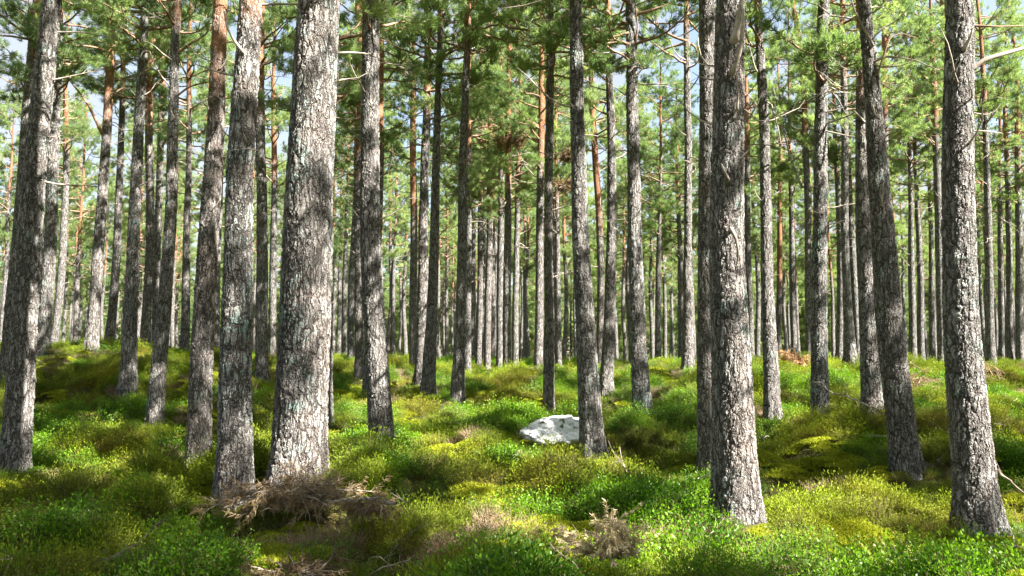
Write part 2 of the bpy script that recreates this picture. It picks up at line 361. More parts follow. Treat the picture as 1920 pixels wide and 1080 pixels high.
def ground_material():
    t = NT('forest_floor'); ge = t.n('ShaderNodeNewGeometry').outputs['Position']
    a = t.noise(ge, 0.9, 4.0, 0.6); b = t.noise(ge, 14.0, 4.0, 0.7); c = t.noise(ge, 60.0, 3.0, 0.7)
    col = t.mix(t.ramp(a, 0.35, 0.65), (0.055, 0.042, 0.018), (0.060, 0.085, 0.014))
    col = t.mix(t.ramp(b, 0.45, 0.7), col, (0.11, 0.105, 0.022))
    col = t.mix(t.math('MULTIPLY', t.ramp(c, 0.55, 0.75), 0.6), col, (0.12, 0.075, 0.035))
    p = t.principled(col, 0.95, 0.1); bp = t.n('ShaderNodeBump'); bp.inputs['Distance'].default_value = 0.06
    t.set(bp.inputs['Height'], t.math('ADD', b, t.math('MULTIPLY', c, 0.5))); t.t.links.new(bp.outputs[0], p.inputs['Normal'])
    t.t.links.new(p.outputs[0], t.out.inputs[0]); return t.m

ys = np.concatenate([np.linspace(-60, 2, 40)[:-1], np.arange(2, 16, .09), np.arange(16, 30, .16), np.arange(30, 60, .5), np.geomspace(60, 900, 50)])
xr = np.concatenate([np.arange(0, 8, .1), np.arange(8, 20, .3), np.geomspace(20, 700, 40)])
xs = np.concatenate([-xr[::-1][:-1], xr])
GX, GY = np.meshgrid(xs, ys); gz = ground(GX.ravel(), GY.ravel())
nx = len(xs); ii = (np.arange(len(ys) - 1)[:, None] * nx + np.arange(nx - 1)[None]).ravel()
gme = mesh_np('ground', np.stack([GX.ravel(), GY.ravel(), gz], -1), [np.stack([ii, ii + 1, ii + nx + 1, ii + nx], -1)], [ground_material()])
tag(link('ground', gme), kind='structure')

# ------------------------------------------------------------------ crowns
def needles(buf, C, D, rng, k, L, wdt, m, spread=1.0):
    """k needles in a tuft at each centre C, fanned round direction D"""
    n = len(C); C = np.repeat(C, k, 0); D = np.repeat(D, k, 0)
    d = D + rng.normal(0, spread * 0.62, (n * k, 3)); d /= np.linalg.norm(d, axis=1)[:, None] + 1e-9
    s = np.cross(d, rng.normal(0, 1, (n * k, 3))); s /= np.linalg.norm(s, axis=1)[:, None] + 1e-9
    l = L * rng.uniform(.6, 1.15, (n * k, 1)); h = s * wdt * .5
    C = C + rng.normal(0, L * .16, C.shape)
    V = np.stack([C - h, C + h, C + d * l + h * .35, C + d * l - h * .35], 1).reshape(-1, 3)
    q = np.arange(n * k)[:, None] * 4 + np.arange(4)[None]
    tone = np.repeat(np.clip(rng.normal(.45, .22, n), 0, 1), k * 4)
    buf.add(V, quads=q, m=m, a=tone)

def limb_path(o, az, el0, L, rng, n=7, droop=0.0, wig=.12):
    P = [np.array(o, float)]; a, e = az, el0
    for i in range(n - 1):
        a += rng.normal(0, wig); e += rng.normal(0, wig) - droop / n + .10
        e = min(e, 1.2)
        P.append(P[-1] + L / (n - 1) * np.array([math.cos(a) * math.cos(e), math.sin(a) * math.cos(e), math.sin(e)]))
    return np.array(P)

def crown_mesh(name, seed, H, hc, r_axis, spread, dens=1.0, dead=12, low=4.0, k=32, L=.14, wdt=.0098, brown=False):
    """live limbs with needle sprays from hc to H up a straight axis, and bare dead limbs below; z = height above the foot"""
    rng = np.random.default_rng(seed); b = Buf(); TC = []; TD = []
    def axis_r(z): return np.interp(z, [0, hc, H], [r_axis * 1.3, r_axis, .02])
    z = hc
    while z < H - .15:
        t = (z - hc) / (H - hc)
        for _ in range(int(rng.integers(2, 5))):
            az = rng.uniform(0, 2 * np.pi)
            ln = spread * np.interp(t, [0, .12, .35, .7, 1], [.55, .95, 1.0, .72, .22]) * rng.uniform(.55, 1.25)
            P = limb_path((0, 0, z + rng.uniform(-.15, .15)), az, np.interp(t, [0, .5, 1], [.05, .3, .85]) + rng.normal(0, .12), ln, rng, 7, .25, .17)
            r0 = min(.012 + .017 * ln, axis_r(z) * .55)
            V, q = tube(P, np.linspace(r0, .006, len(P)), 5); b.add(V, quads=q, m=0)
            ns = max(3, int(ln * 4.6 * dens))
            for s in range(ns):
                u = rng.uniform(.28, 1.0) ** .8; f = u * (len(P) - 1); i0 = min(int(f), len(P) - 2); p0 = P[i0] + (P[i0 + 1] - P[i0]) * (f - i0)
                dr = P[i0 + 1] - P[i0]; dr /= np.linalg.norm(dr); baz = math.atan2(dr[1], dr[0]) + rng.choice([-1, 1]) * rng.uniform(.35, 1.15)
                sl = rng.uniform(.3, .85) * (1.15 - .45 * u) * min(1.0, .35 + ln * .4)
                Q = limb_path(p0, baz, rng.normal(.12, .2), sl, rng, 5, -.1, .22)
                V, q = tube(Q, np.linspace(r0 * .42, .003, 5), 3); b.add(V, quads=q, m=0)
                for w_ in range(int(rng.integers(4, 8))):
                    g = rng.uniform(.3, 1.0) * 4; j = min(int(g), 3); pp = Q[j] + (Q[j + 1] - Q[j]) * (g - j)
                    dd = (Q[j + 1] - Q[j]); dd /= np.linalg.norm(dd)
                    TC.append(pp + rng.normal(0, .10, 3) * [1, 1, .6]); TD.append(dd * .8 + [0, 0, .45])
            TC.append(P[-1]); TD.append((P[-1] - P[-2]) / np.linalg.norm(P[-1] - P[-2]))
        z += rng.uniform(.38, .72)
    for _ in range(dead):
        zz = rng.uniform(low, hc + .8); ln = rng.uniform(.3, 1.5) * np.interp(zz, [low, hc], [.6, 1.15])
        az = rng.uniform(0, 2 * np.pi)
        P = limb_path((0, 0, zz), az, rng.normal(.12, .25), ln, rng, 6, .3, .24)
        V, q = tube(P, np.linspace(.008 + .010 * ln, .003, 6), 5); b.add(V, quads=q, m=1)
        for s in range(int(rng.integers(0, 4))):
            i0 = int(rng.integers(2, 5)); Q = limb_path(P[i0], az + rng.choice([-1, 1]) * rng.uniform(.4, 1.1), rng.normal(0, .3), ln * rng.uniform(.2, .5), rng, 4, .2, .25)
            V, q = tube(Q, np.linspace(.007, .002, 4), 3); b.add(V, quads=q, m=1)
    needles(b, np.array(TC), np.array(TD), rng, k, L, wdt, 2)
    return b.mesh(name, [M_LIMB, M_DEADWOOD, M_NEEDLE])

CROWNS = []
for i in range(9):
    rng = np.random.default_rng(100 + i)
    H = rng.uniform(14.6, 17.2); hc = rng.uniform(6.4, 8.4)
    CROWNS.append((crown_mesh('crown', 200 + i, H, hc, .085, rng.uniform(1.75, 2.4), rng.uniform(.85, 1.1), 14, 3.8), H, hc))

# ------------------------------------------------------------------ trunks
def trunk_mesh(name, P, r, near, seed, flare=1.0, z_fine=6.5):
    """P: control points (local), r: radii; near 2 = finest"""
    rng = np.random.default_rng(seed)
    zc = P[:, 2]
    if near == 2: zz = np.concatenate([np.arange(zc[0], z_fine, .014), np.arange(z_fine, zc[-1], .25)]); sides = int(np.clip(2 * np.pi * r[1] / .0095, 70, 220))
    elif near == 1: zz = np.concatenate([np.arange(zc[0], z_fine + 5, .04), np.arange(z_fine + 5, zc[-1], .3)]); sides = 44
    else: zz = np.concatenate([np.arange(zc[0], 10, .35), np.arange(10, zc[-1], .8)]); sides = 14
    def smooth_interp(z, y):     # monotone-ish cubic through the control points
        m = np.gradient(y, zc); k = np.clip(np.searchsorted(zc, z) - 1, 0, len(zc) - 2); h = zc[k + 1] - zc[k]; t = (z - zc[k]) / h
        return (2 * t ** 3 - 3 * t ** 2 + 1) * y[k] + (t ** 3 - 2 * t ** 2 + t) * h * m[k] + (-2 * t ** 3 + 3 * t ** 2) * y[k + 1] + (t ** 3 - t ** 2) * h * m[k + 1]
    cx = smooth_interp(zz, P[:, 0]); cy = smooth_interp(zz, P[:, 1]); rr = np.interp(zz, zc, r)
    ph = rng.uniform(0, 6.28, 4); am = rng.uniform(.006, .02, 2)
    cx = cx + am[0] * np.sin(zz * .9 + ph[0]) + .3 * am[1] * np.sin(zz * 2.7 + ph[1]); cy = cy + am[1] * np.sin(zz * 1.1 + ph[2])
    th = np.linspace(0, 2 * np.pi, sides, endpoint=False) + np.pi / 2
    lob = sum(rng.uniform(.3, 1) * np.cos(kk * th + rng.uniform(0, 6.28)) for kk in (3, 5, 7)) / 2
    fl = np.exp(-np.clip(zz + .05, 0, None) / .27) * .20 * flare
    rad = rr[:, None] * (1 + fl[:, None] * (.75 + .75 * lob[None])) * (1 + .035 * np.cos(2 * th + ph[3])[None])
    if near:   # burls, whorl bumps and branch scars
        for _ in range(26 if near == 2 else 16):
            z0 = rng.uniform(.8, 12); t0 = rng.uniform(0, 6.28); s = rng.uniform(.03, .06); a = rng.uniform(.006, .018)
            rad += a * np.exp(-((zz - z0) / (s * 1.3)) ** 2)[:, None] * np.exp(-(((th - t0 + np.pi) % (2 * np.pi) - np.pi) * r[1] / s) ** 2)[None]
    V = np.stack([cx[:, None] + rad * np.cos(th), cy[:, None] + rad * np.sin(th), np.repeat(zz[:, None], sides, 1)], -1).reshape(-1, 3)
    n = len(zz); i = np.arange(n - 1)[:, None] * sides; j = np.arange(sides)[None]; k = (j + 1) % sides
    q = np.stack([i + j, i + k, i + k + sides, i + j + sides], -1).reshape(-1, 4)
    return mesh_np(name, V, [q], [M_BARK if near else M_BARK_FAR])

def crown_on(root, P, r, ci, seed, colr=None):
    """hang a crown on the trunk: aligned with the trunk's upper direction"""
    me, H, hc = CROWNS[ci]
    o = link('crown', me, root)
    zc = P[:, 2]; x8, y8 = np.interp(hc, zc, P[:, 0]), np.interp(hc, zc, P[:, 1]); x0, y0 = np.interp(4.5, zc, P[:, 0]), np.interp(4.5, zc, P[:, 1])
    xt, yt = np.interp(zc[-1], zc, P[:, 0]), P[-1, 1]
    ax = Vector(((xt - x0) / (zc[-1] - 4.5), (yt - y0) / (zc[-1] - 4.5), 1.0)).normalized()
    rot = ax.to_track_quat('Z', 'Y').to_matrix() @ Matrix.Rotation(seed * math.pi / 4, 3, 'Z')
    o.rotation_euler = rot.to_euler()
    o.location = (x8 - ax.x * hc / ax.z, y8 - ax.y * hc / ax.z, 0)
    o.scale = (1, 1, zc[-1] / H * .995)
    return o

ROOTS = {}
# which crown each pine carries and how it is turned (eighths of a turn), many chosen for shade; then unseen pines on the sun's side, many added to cast shade
#PICK
CROWN_PICK = [[0, 0], [1, 0], [0, 0], [1, 0], [2, 0], [0, 0], [4, 5], [0, 0], [1, 0], [2, 0], [1, 0], [2, 6], [1, 0], [6, 2], [0, 0], [1, 0], [7, 0], [6, 5], [0, 0], [1, 0], [0, 0], [1, 5], [2, 0], [0, 0], [4, 1], [2, 3], [1, 0], [0, 0], [1, 0], [0, 0], [1, 0], [2, 0], [0, 0], [4, 6], [0, 0], [8, 0], [0, 0], [1, 0], [4, 0], [1, 0], [2, 0], [5, 7], [1, 7], [0, 0], [3, 1], [0, 0], [1, 0], [0, 0], [7, 7], [2, 0], [0, 0], [1, 0], [5, 7], [1, 0], [2, 5], [1, 0], [0, 0], [1, 0], [2, 0], [0, 0], [1, 1], [0, 0], [1, 0], [0, 0], [1, 0]]
SUN_SIDE = [[10.58, 7.87, 6, 4.93, 0.79], [13.03, 10.65, 4, 0.35, 0.82], [7.23, 1.93, 1, 4.46, 1.06], [14.94, 6.74, 0, 0.07, 0.92], [13.29, 14.56, 1, 4.31, 0.96], [22.12, 6.51, 1, 1.27, 1.07], [17.18, -1.04, 6, 1.2, 0.9], [19.98, -1.23, 0, 1.09, 1.07], [9.41, 11.4, 5, 0.72, 0.69], [16.81, 12.33, 4, 1.23, 0.69], [21.01, 2.9, 6, 1.0, 1.04], [14.21, 1.37, 6, 2.52, 0.67], [9.57, -0.05, 1, 5.58, 1.06], [5.01, 3.79, 1, 6.19, 0.82], [7.01, -0.87, 6, 0.82, 1.1], [4.29, 1.24, 4, 1.25, 0.9], [17.49, 6.76, 1, 0.97, 1.08], [15.99, 4.13, 6, 0.67, 0.75], [7.03, 5.26, 5, 1.42, 0.73], [12.69, -2.58, 1, 5.08, 1.12], [19.79, 10.96, 1, 3.56, 0.83], [15.92, -2.99, 6, 1.24, 1.12], [21.57, -7.51, 0, 0.34, 0.98], [30.22, 16.11, 0, 2.88, 0.78], [1.62, -2.55, 0, 5.37, 1.08], [28.62, 34.48, 1, 2.99, 0.82], [30.32, 38.23, 3, 5.32, 0.8], [27.68, 18.98, 2, 2.42, 0.77], [47.86, 38.91, 0, 2.04, 0.79], [28.17, 12.0, 5, 2.75, 0.7], [3.45, -5.59, 5, 4.5, 1.04], [33.53, 38.5, 3, 5.41, 0.84], [6.7, -5.01, 1, 2.02, 0.76], [32.3, 19.57, 2, 1.21, 1.11], [33.31, 14.73, 1, 2.93, 0.92], [38.13, 39.6, 2, 4.86, 0.92], [19.64, -4.89, 1, 4.76, 0.74], [13.38, -6.66, 3, 4.87, 0.8], [34.19, 34.19, 2, 5.15, 1.05], [39.96, 37.22, 2, 4.14, 1.03], [38.68, 33.16, 3, 5.25, 0.82], [36.88, 30.51, 5, 3.98, 0.96], [26.48, 9.36, 6, 0.63, 0.89], [17.71, 19.52, 2, 1.65, 1.09], [24.02, 2.18, 4, 5.44, 1.09], [25.92, 15.57, 4, 3.6, 0.84], [34.56, 21.84, 4, 1.39, 1.11], [29.8, 30.02, 0, 2.64, 0.97]]
#ENDPICK
def make_tree(i, row):
    xb, yb, wb, xm, wm, xt, yt, wt, D, bark, label = row
    d = tree_depth(D, wb); p0 = at(xb, yb, d); k = d / F_PX
    rng = np.random.default_rng(500 + i)
    pm = at(xm, 540, d) - p0; pt = at(xt, yt, d) - p0
    H = CROWNS[i % 9][1] * rng.uniform(.95, 1.05) * (1.1 if D > .5 else 1)
    H = max(H, pt[2] + 2.5)
    sl = (pt - pm) / max(pt[2] - pm[2], .5); top = pt + sl * (H - pt[2]) * .45; top[2] = H
    mid2 = pt + sl * (H - pt[2]) * .3; mid2[2] = pt[2] + (H - pt[2]) * .45
    P = np.array([[0, 0, -.9], [0, 0, 0], pm, pt, mid2, top]); P[0, :2] = -pm[:2] / pm[2] * .9
    rb = wb * k / 2; P[:, 1] += np.array([0, 0, 0, 0, rng.normal(0, .15), rng.normal(0, .3)])
    r = np.array([rb * 1.02, rb * .94, wm * k / 2, wt * k / 2, wt * k / 2 * .62, .02])
    near = 2 if d < 13.5 else (1 if d < 26 else 0)
    root = bpy.data.objects.new('pine_tree', None); sc.collection.objects.link(root); root.location = p0; root.empty_display_size = .3
    tag(root, label, 'tree', 'pines of the wood')
    tr = link('trunk', trunk_mesh('trunk', P, r, near, 900 + i, {60: 2.2, 42: 1.9, 54: 2.0, 21: 1.8, 35: 1.7, 16: 1.2}.get(i, 1.6), min(10, 3.62 / 8.2 * d + 2.2)), root)
    tr.color = (bark[0] / 20, bark[1], bark[2], 1)
    ci, turn = CROWN_PICK[i] if i < len(CROWN_PICK) else (i % 9, i % 8)
    crown_on(root, P, r, ci, turn)
    ROOTS[i] = (root, P, r, d)
    return root
for i, row in enumerate(TREES): make_tree(i, row)
# the bare limbs and snags that can be told apart: tree, photograph points (x, y, metres nearer the camera), radius
for (i, pts_, r0, mat) in [
    (42, [(1378, 72, .20), (1383, 45, .24), (1391, 0, .28), (1397, -60, .3)], .036, M_DEADWOOD), (42, [(1375, 132, .22), (1388, 95, .30), (1395, 40, .33), (1392, 22, .34), (1387, 8, .33)], .022, M_DEADWOOD),
    (42, [(1372, 430, .22), (1381, 450, .29), (1385, 475, .30), (1381, 497, .24)], .017, M_DEADWOOD), (42, [(1364, 335, .22), (1358, 322, .27), (1352, 306, .28)], .017, M_DEADWOOD), (42, [(1382, 205, .21), (1384, 175, .27), (1381, 145, .26)], .012, M_DEADWOOD), (42, [(1385, 300, .12), (1398, 288, .15), (1412, 272, .15)], .012, M_DEADWOOD),
    (60, [(1822, 130, .06), (1846, 112, .08), (1885, 100, .02), (1935, 86, -.1), (1990, 84, -.2)], .026, M_DEADWOOD), (60, [(1808, 92, .15), (1820, 68, .22), (1824, 52, .25)], .018, M_DEADWOOD), (60, [(1822, 246, .05), (1850, 246, .08), (1880, 250, .02)], .009, M_DEADWOOD), (60, [(1826, 48, .0), (1870, 50, 0), (1930, 48, -.1)], .012, M_LIMB),
    (54, [(1637, 85, .12), (1618, 50, .2), (1600, 15, .25), (1592, -30, .3)], .016, M_DEADWOOD), (54, [(1645, 140, .12), (1668, 70, .16), (1690, 62, .1), (1720, 72, .0)], .013, M_LIMB), (54, [(1652, 385, .18), (1655, 365, .22), (1657, 340, .22)], .014, M_DEADWOOD), (54, [(1640, 215, .15), (1636, 195, .2)], .016, M_DEADWOOD),
    (38, [(1178, 82, .1), (1150, 80, .2), (1115, 84, .25), (1082, 100, .3), (1050, 108, .3)], .026, M_LIMB), (38, [(1177, 62, .1), (1150, 70, .1), (1110, 76, .05), (1075, 88, .0)], .022, M_LIMB), (38, [(1191, 85, .1), (1196, 50, .15), (1190, 0, .2), (1186, -40, .2)], .018, M_LIMB),
    (13, [(457, 100, .13), (440, 78, .22), (426, 52, .28), (420, 20, .3)], .018, M_DEADWOOD), (13, [(462, 265, .13), (456, 250, .18)], .014, M_DEADWOOD),
    (9, [(335, 98, .05), (360, 80, .1), (385, 66, .1), (400, 40, .0)], .026, M_LIMB), (9, [(334, 178, .05), (355, 162, .1), (390, 153, .1), (415, 160, .1)], .020, M_LIMB), (9, [(322, 165, .1), (300, 140, .15), (280, 95, .2)], .016, M_DEADWOOD),
    (4, [(192, 250, .05), (178, 222, .15), (165, 195, .2), (150, 175, .2), (130, 150, .2)], .045, M_LIMB), (4, [(198, 200, .05), (215, 175, .1), (235, 160, 0)], .03, M_LIMB),
    (6, [(266, 140, .1), (285, 125, .1), (292, 95, .1)], .022, M_LIMB),
    (47, [(1503, 350, .1), (1483, 300, .2), (1468, 240, .2), (1456, 190, .2), (1450, 165, .2)], .045, M_DEADWOOD),
    (11, [(411, 130, .12), (422, 118, .1), (430, 90, .1)], .012, M_DEADWOOD), (11, [(408, 62, .12), (412, 40, .18), (416, 20, .2)], .012, M_DEADWOOD), (11, [(392, 400, .1), (406, 385, .15), (414, 370, .15)], .010, M_DEADWOOD),
    (48, [(1540, 60, .0), (1560, 40, .1), (1600, 30, .2)], .013, M_LIMB), (52, [(1622, 230, .1), (1608, 215, .2), (1602, 208, .2)], .018, M_DEADWOOD), (24, [(820, 300, .1), (850, 262, .15), (862, 255, .1)], .018, M_DEADWOOD)]:
    root, P_, r_, d_ = ROOTS[i]
    Q = np.array([at(x, y, d_ - dz) for x, y, dz in pts_]) - np.array(root.location)
    t_ = np.linspace(0, len(Q) - 1, len(Q) * 4); k_ = np.clip(t_.astype(int), 0, len(Q) - 2); f_ = (t_ - k_)[:, None]
    S_ = Q[k_] * (1 - f_) + Q[k_ + 1] * f_; S_[1:-1] = (S_[:-2] + S_[1:-1] * 2 + S_[2:]) / 4
    inner = S_[0] + (np.array([np.interp(S_[0][2], P_[:, 2], P_[:, 0]), np.interp(S_[0][2], P_[:, 2], P_[:, 1]), S_[0][2]]) - S_[0]) * .8
    S_ = np.vstack([inner, S_]); R0 = r0 * np.concatenate([[1.5, 1.35], np.linspace(1.15, .4, len(S_) - 2)])
    V_, q_ = tube(S_, R0, 8); bb = Buf(); bb.add(V_ + np.random.default_rng(i).normal(0, r0 * .06, V_.shape), quads=q_); link('branch', bb.mesh('branch', [mat]), root)

# ------------------------------------------------------------------ slim trees farther back: a few kinds, copied
KINDS = []
LOWER = []
for i in range(7):
    rng = np.random.default_rng(160 + i); H = rng.uniform(14.2, 16.8); hc = rng.uniform(5.6, 7.6)
    LOWER.append((crown_mesh('crown', 260 + i, H, hc, .085, rng.uniform(2.0, 2.6), 1.3, 12, 2.6), H, hc))
for i in range(7):
    me, H, hc = CROWNS[i]
    rng = np.random.default_rng(40 + i); b = rng.normal(0, .12, (3, 2))
    P = np.array([[0, 0, -.6], [0, 0, 0], [b[0, 0], b[0, 1], 4.5], [b[1, 0] * .6, b[1, 1] * .6, 9], [0, 0, H]])
    P[3, :2] *= .3
    r = np.array([.17, .165, .135, .10, .02])
    root = bpy.data.objects.new('pine_tree', None); root.empty_display_size = .3
    tr = bpy.data.objects.new('trunk', trunk_mesh('trunk', P, r, 0, 700 + i)); tr.parent = root; tr.color = ([7, 9, 8, 12, 6.5, 10, 8][i] / 20, [.3, .5, .4, .6, .3, .5, .4][i], [.3, .1, .1, 0, .3, 0, .2][i], 1)
    cr = bpy.data.objects.new('crown', me); cr.parent = root; cr.scale = (1, 1, .995)
    KINDS.append((root, [tr, cr]))
for i in range(7):
    me, H, hc = LOWER[i]; src, (tr0, cr0) = KINDS[i]
    root = bpy.data.objects.new('pine_tree', None); root.empty_display_size = .3
    tr = tr0.copy(); tr.parent = root; cr = bpy.data.objects.new('crown', me); cr.parent = root; cr.scale = (1, 1, CROWNS[i][1] / H)
    KINDS.append((root, [tr, cr]))
def copy_tree(kind, loc, rz, s, label, group):
    src, ch = KINDS[kind]
    o = src.copy(); sc.collection.objects.link(o); o.location = loc; o.rotation_euler = (0, 0, rz); o.scale = (s, s, s)
    for c in ch:
        n = c.copy(); sc.collection.objects.link(n); n.parent = o
    tag(o, label, 'tree', group)
    return o
rnd = random.Random(5)
FAR_LABEL = 'slim distant pine, one of many thin trunks beyond the crest of the mossy rise'
spots = []
for (x, y, wd, xt) in FAR:
    d = min(F_PX * 0.33 / wd, 75) if y > 600 else 48
    p = at(x, y if y > 600 else 660, d); spots.append((p[0], p[1]))
    o = copy_tree(rnd.randrange(3, 14), (p[0], p[1], float(ground(p[0], p[1])[0]) + .1), rnd.uniform(0, 6.28), wd * d / F_PX / .33 * rnd.uniform(.95, 1.05) if y > 600 else 1.0, FAR_LABEL, 'distant pines')
def far_ok(x, y, dmin): return all((x - a) ** 2 + (y - b) ** 2 > dmin ** 2 for a, b in spots)
n = 0
while n < 165:                                    # 38 to 105 m
    y = 38 + 67 * rnd.random() ** .8; x = rnd.uniform(-.74, 1.0) * y  # reaches past the right edge: unseen pines added there to shade the far trunks
    if not far_ok(x, y, 2.3): continue
    spots.append((x, y)); n += 1
    copy_tree(rnd.randrange(5, 14), (x, y, float(ground(x, y)[0]) + .1), rnd.uniform(0, 6.28), rnd.uniform(.9, 1.12), FAR_LABEL, 'distant pines')
# ------------------------------------------------------------------ the wood goes on outside the picture; many sun-side pines added for their shade
SIDE = []
SIDE_LABEL = 'unseen pine of the same wood standing outside the picture beside it'
for (x, y, kd, rz, s_) in SUN_SIDE:
    spots.append((x, y)); copy_tree(kd, (x, y, float(ground(x, y)[0]) + .1), rz, s_, SIDE_LABEL, 'pines beside the view')
for _ in range(400):
    y = rnd.uniform(-14, 40); x = -rnd.uniform(.66 * max(y, 0) + 1.8, .66 * max(y, 0) + 12)
    if y < 2 and abs(x) < 2.5 or not far_ok(x, y, 4.2): continue
    spots.append((x, y)); SIDE.append((x, y))
for k, (x, y) in enumerate(SIDE):
    copy_tree(k % 7, (x, y, float(ground(x, y)[0]) + .1), rnd.uniform(0, 6.28), rnd.uniform(.92, 1.08), SIDE_LABEL, 'pines beside the view')

# ------------------------------------------------------------------ scatter (ground cover and the far wood)
def gn_scatter(name, pts, rot, scl, idx, protos):
    coll = bpy.data.collections.new(name + '_kinds')
    for o in protos: coll.objects.link(o)
    me = bpy.data.meshes.new(name); me.vertices.add(len(pts)); me.vertices.foreach_set('co', np.asarray(pts, np.float32).ravel())
    a = me.attributes.new('turn', 'FLOAT_VECTOR', 'POINT'); a.data.foreach_set('vector', np.asarray(rot, np.float32).ravel())
    a = me.attributes.new('size', 'FLOAT', 'POINT'); a.data.foreach_set('value', np.asarray(scl, np.float32))
    a = me.attributes.new('pick', 'INT', 'POINT'); a.data.foreach_set('value', np.asarray(idx, np.int32))
    ob = link(name, me)
    g = bpy.data.node_groups.new(name, 'GeometryNodeTree')
    g.interface.new_socket('Geometry', in_out='INPUT', socket_type='NodeSocketGeometry'); g.interface.new_socket('Geometry', in_out='OUTPUT', socket_type='NodeSocketGeometry')
    gi = g.nodes.new('NodeGroupInput'); go = g.nodes.new('NodeGroupOutput')
    ip = g.nodes.new('GeometryNodeInstanceOnPoints'); ci = g.nodes.new('GeometryNodeCollectionInfo')
    ci.inputs['Collection'].default_value = coll; ci.inputs['Separate Children'].default_value = True; ci.inputs['Reset Children'].default_value = True
    def attr(nm, ty):
        nd = g.nodes.new('GeometryNodeInputNamedAttribute'); nd.data_type = ty; nd.inputs['Name'].default_value = nm; return nd.outputs['Attribute']
    L = g.links.new
    L(gi.outputs[0], ip.inputs['Points']); L(ci.outputs[0], ip.inputs['Instance']); ip.inputs['Pick Instance'].default_value = True
    L(attr('pick', 'INT'), ip.inputs['Instance Index']); L(attr('turn', 'FLOAT_VECTOR'), ip.inputs['Rotation']); L(attr('size', 'FLOAT'), ip.inputs['Scale'])
    L(ip.outputs[0], go.inputs[0])
    md = ob.modifiers.new('scatter', 'NODES'); md.node_group = g
    return ob

def bilberry_clump(seed, nst=75):
    rng = np.random.default_rng(seed); b = Buf(); C = []; U = []; tn = []
    for _ in range(nst):
        a = rng.uniform(0, 6.28); rr = .24 * math.sqrt(rng.random()); h = rng.uniform(.10, .25) * (1.1 - rr * 1.6)
        p0 = np.array([rr * math.cos(a), rr * math.sin(a), -.05]); lean = rng.normal(0, .35, 2) + p0[:2] * 1.2
        p1 = p0 + [lean[0] * h * .5, lean[1] * h * .5, h * .6 + .05]; p2 = p0 + [lean[0] * h, lean[1] * h, h + .05]
        V, q = tube([p0, p1, p2], [.0022, .0018, .001], 3); b.add(V, quads=q, m=1)
        for k in range(int(rng.integers(6, 10))):
            f = rng.uniform(.35, 1.05); C.append(p0 + (p2 - p0) * f + rng.normal(0, .011, 3)); tn.append(np.clip(f - .25 + rng.normal(0, .2), 0, 1)); U.append(rng.normal(0, .55, 3) + [0, 0, .9])
    C = np.array(C); U = np.array(U); U /= np.linalg.norm(U, axis=1)[:, None]; n = len(C)
    d = np.cross(U, rng.normal(0, 1, (n, 3))); d /= np.linalg.norm(d, axis=1)[:, None]; s = np.cross(U, d)
    l = rng.uniform(.017, .028, (n, 1)); wd = l * rng.uniform(.28, .36, (n, 1))
    V = np.stack([C, C + d * l * .5 + s * wd, C + d * l + U * l * -.12, C + d * l * .5 - s * wd], 1).reshape(-1, 3)
    b.add(V, quads=np.arange(n)[:, None] * 4 + np.arange(4)[None], m=0, a=np.repeat(tn, 4))
    return b.mesh('bilberry_clump', [M_BILB, M_STEM])

def heather_clump(seed, nst=110, hmax=.22, mat=None, stem=None, leaves=16, ll=.014):
    rng = np.random.default_rng(seed); b = Buf(); C = []; D = []; tn = []
    for _ in range(nst):
        a = rng.uniform(0, 6.28); rr = .10 * math.sqrt(rng.random()); h = rng.uniform(.55, 1) * hmax
        p0 = np.array([rr * math.cos(a), rr * math.sin(a), -.05]); out = rng.uniform(.1, 1.0)
        a += rng.normal(0, .5)
        p1 = p0 + [out * h * .35 * math.cos(a), out * h * .35 * math.sin(a), h * .55]; p2 = p0 + [out * h * .9 * math.cos(a), out * h * .9 * math.sin(a), h * (1.05 - .3 * out) + .05]
        V, q = tube([p0, p1, p2], [.0024, .0018, .001], 3); b.add(V, quads=q, m=1)
        for k in range(leaves):
            f = rng.uniform(.3, 1.05); pp = p0 + (p1 - p0) * 2 * f if f < .5 else p1 + (p2 - p1) * (2 * f - 1)
            C.append(pp + rng.normal(0, .006, 3)); D.append(rng.normal(0, .7, 3) + (p2 - p1) / np.linalg.norm(p2 - p1)); tn.append(np.clip(f - .35 + rng.normal(0, .15), 0, 1))
    C = np.array(C); D = np.array(D); D /= np.linalg.norm(D, axis=1)[:, None]; n = len(C)
    s = np.cross(D, rng.normal(0, 1, (n, 3))); s /= np.linalg.norm(s, axis=1)[:, None]
    V = np.stack([C - s * ll * .2, C + s * ll * .2, C + D * ll + s * ll * .1, C + D * ll - s * ll * .1], 1).reshape(-1, 3)
    b.add(V, quads=np.arange(n)[:, None] * 4 + np.arange(4)[None], m=0, a=np.repeat(tn, 4))
    return b.mesh('heather_clump', [mat or M_HEATH, stem or M_STEM])

def moss_clump(seed, n=1100):
    rng = np.random.default_rng(seed); b = Buf()
    a = rng.uniform(0, 6.28, n); rr = .26 * np.sqrt(rng.random(n)); z = .085 * (1 - (rr / .27) ** 2)
    C = np.stack([rr * np.cos(a), rr * np.sin(a), z - .012], -1)
    D = np.stack([C[:, 0] * 1.6, C[:, 1] * 1.6, np.full(n, .6)], -1) + rng.normal(0, .38, (n, 3)); D /= np.linalg.norm(D, axis=1)[:, None]
    s = np.cross(D, rng.normal(0, 1, (n, 3))); s /= np.linalg.norm(s, axis=1)[:, None]; l = rng.uniform(.018, .04, (n, 1))
    V = np.stack([C - s * .006, C + s * .006, C + D * l + s * .002, C + D * l - s * .002], 1).reshape(-1, 3)
    b.add(V, quads=np.arange(n)[:, None] * 4 + np.arange(4)[None], m=0, a=np.repeat(np.clip(rng.normal(.5, .25, n), 0, 1), 4))
    return b.mesh('moss_clump', [M_MOSS])

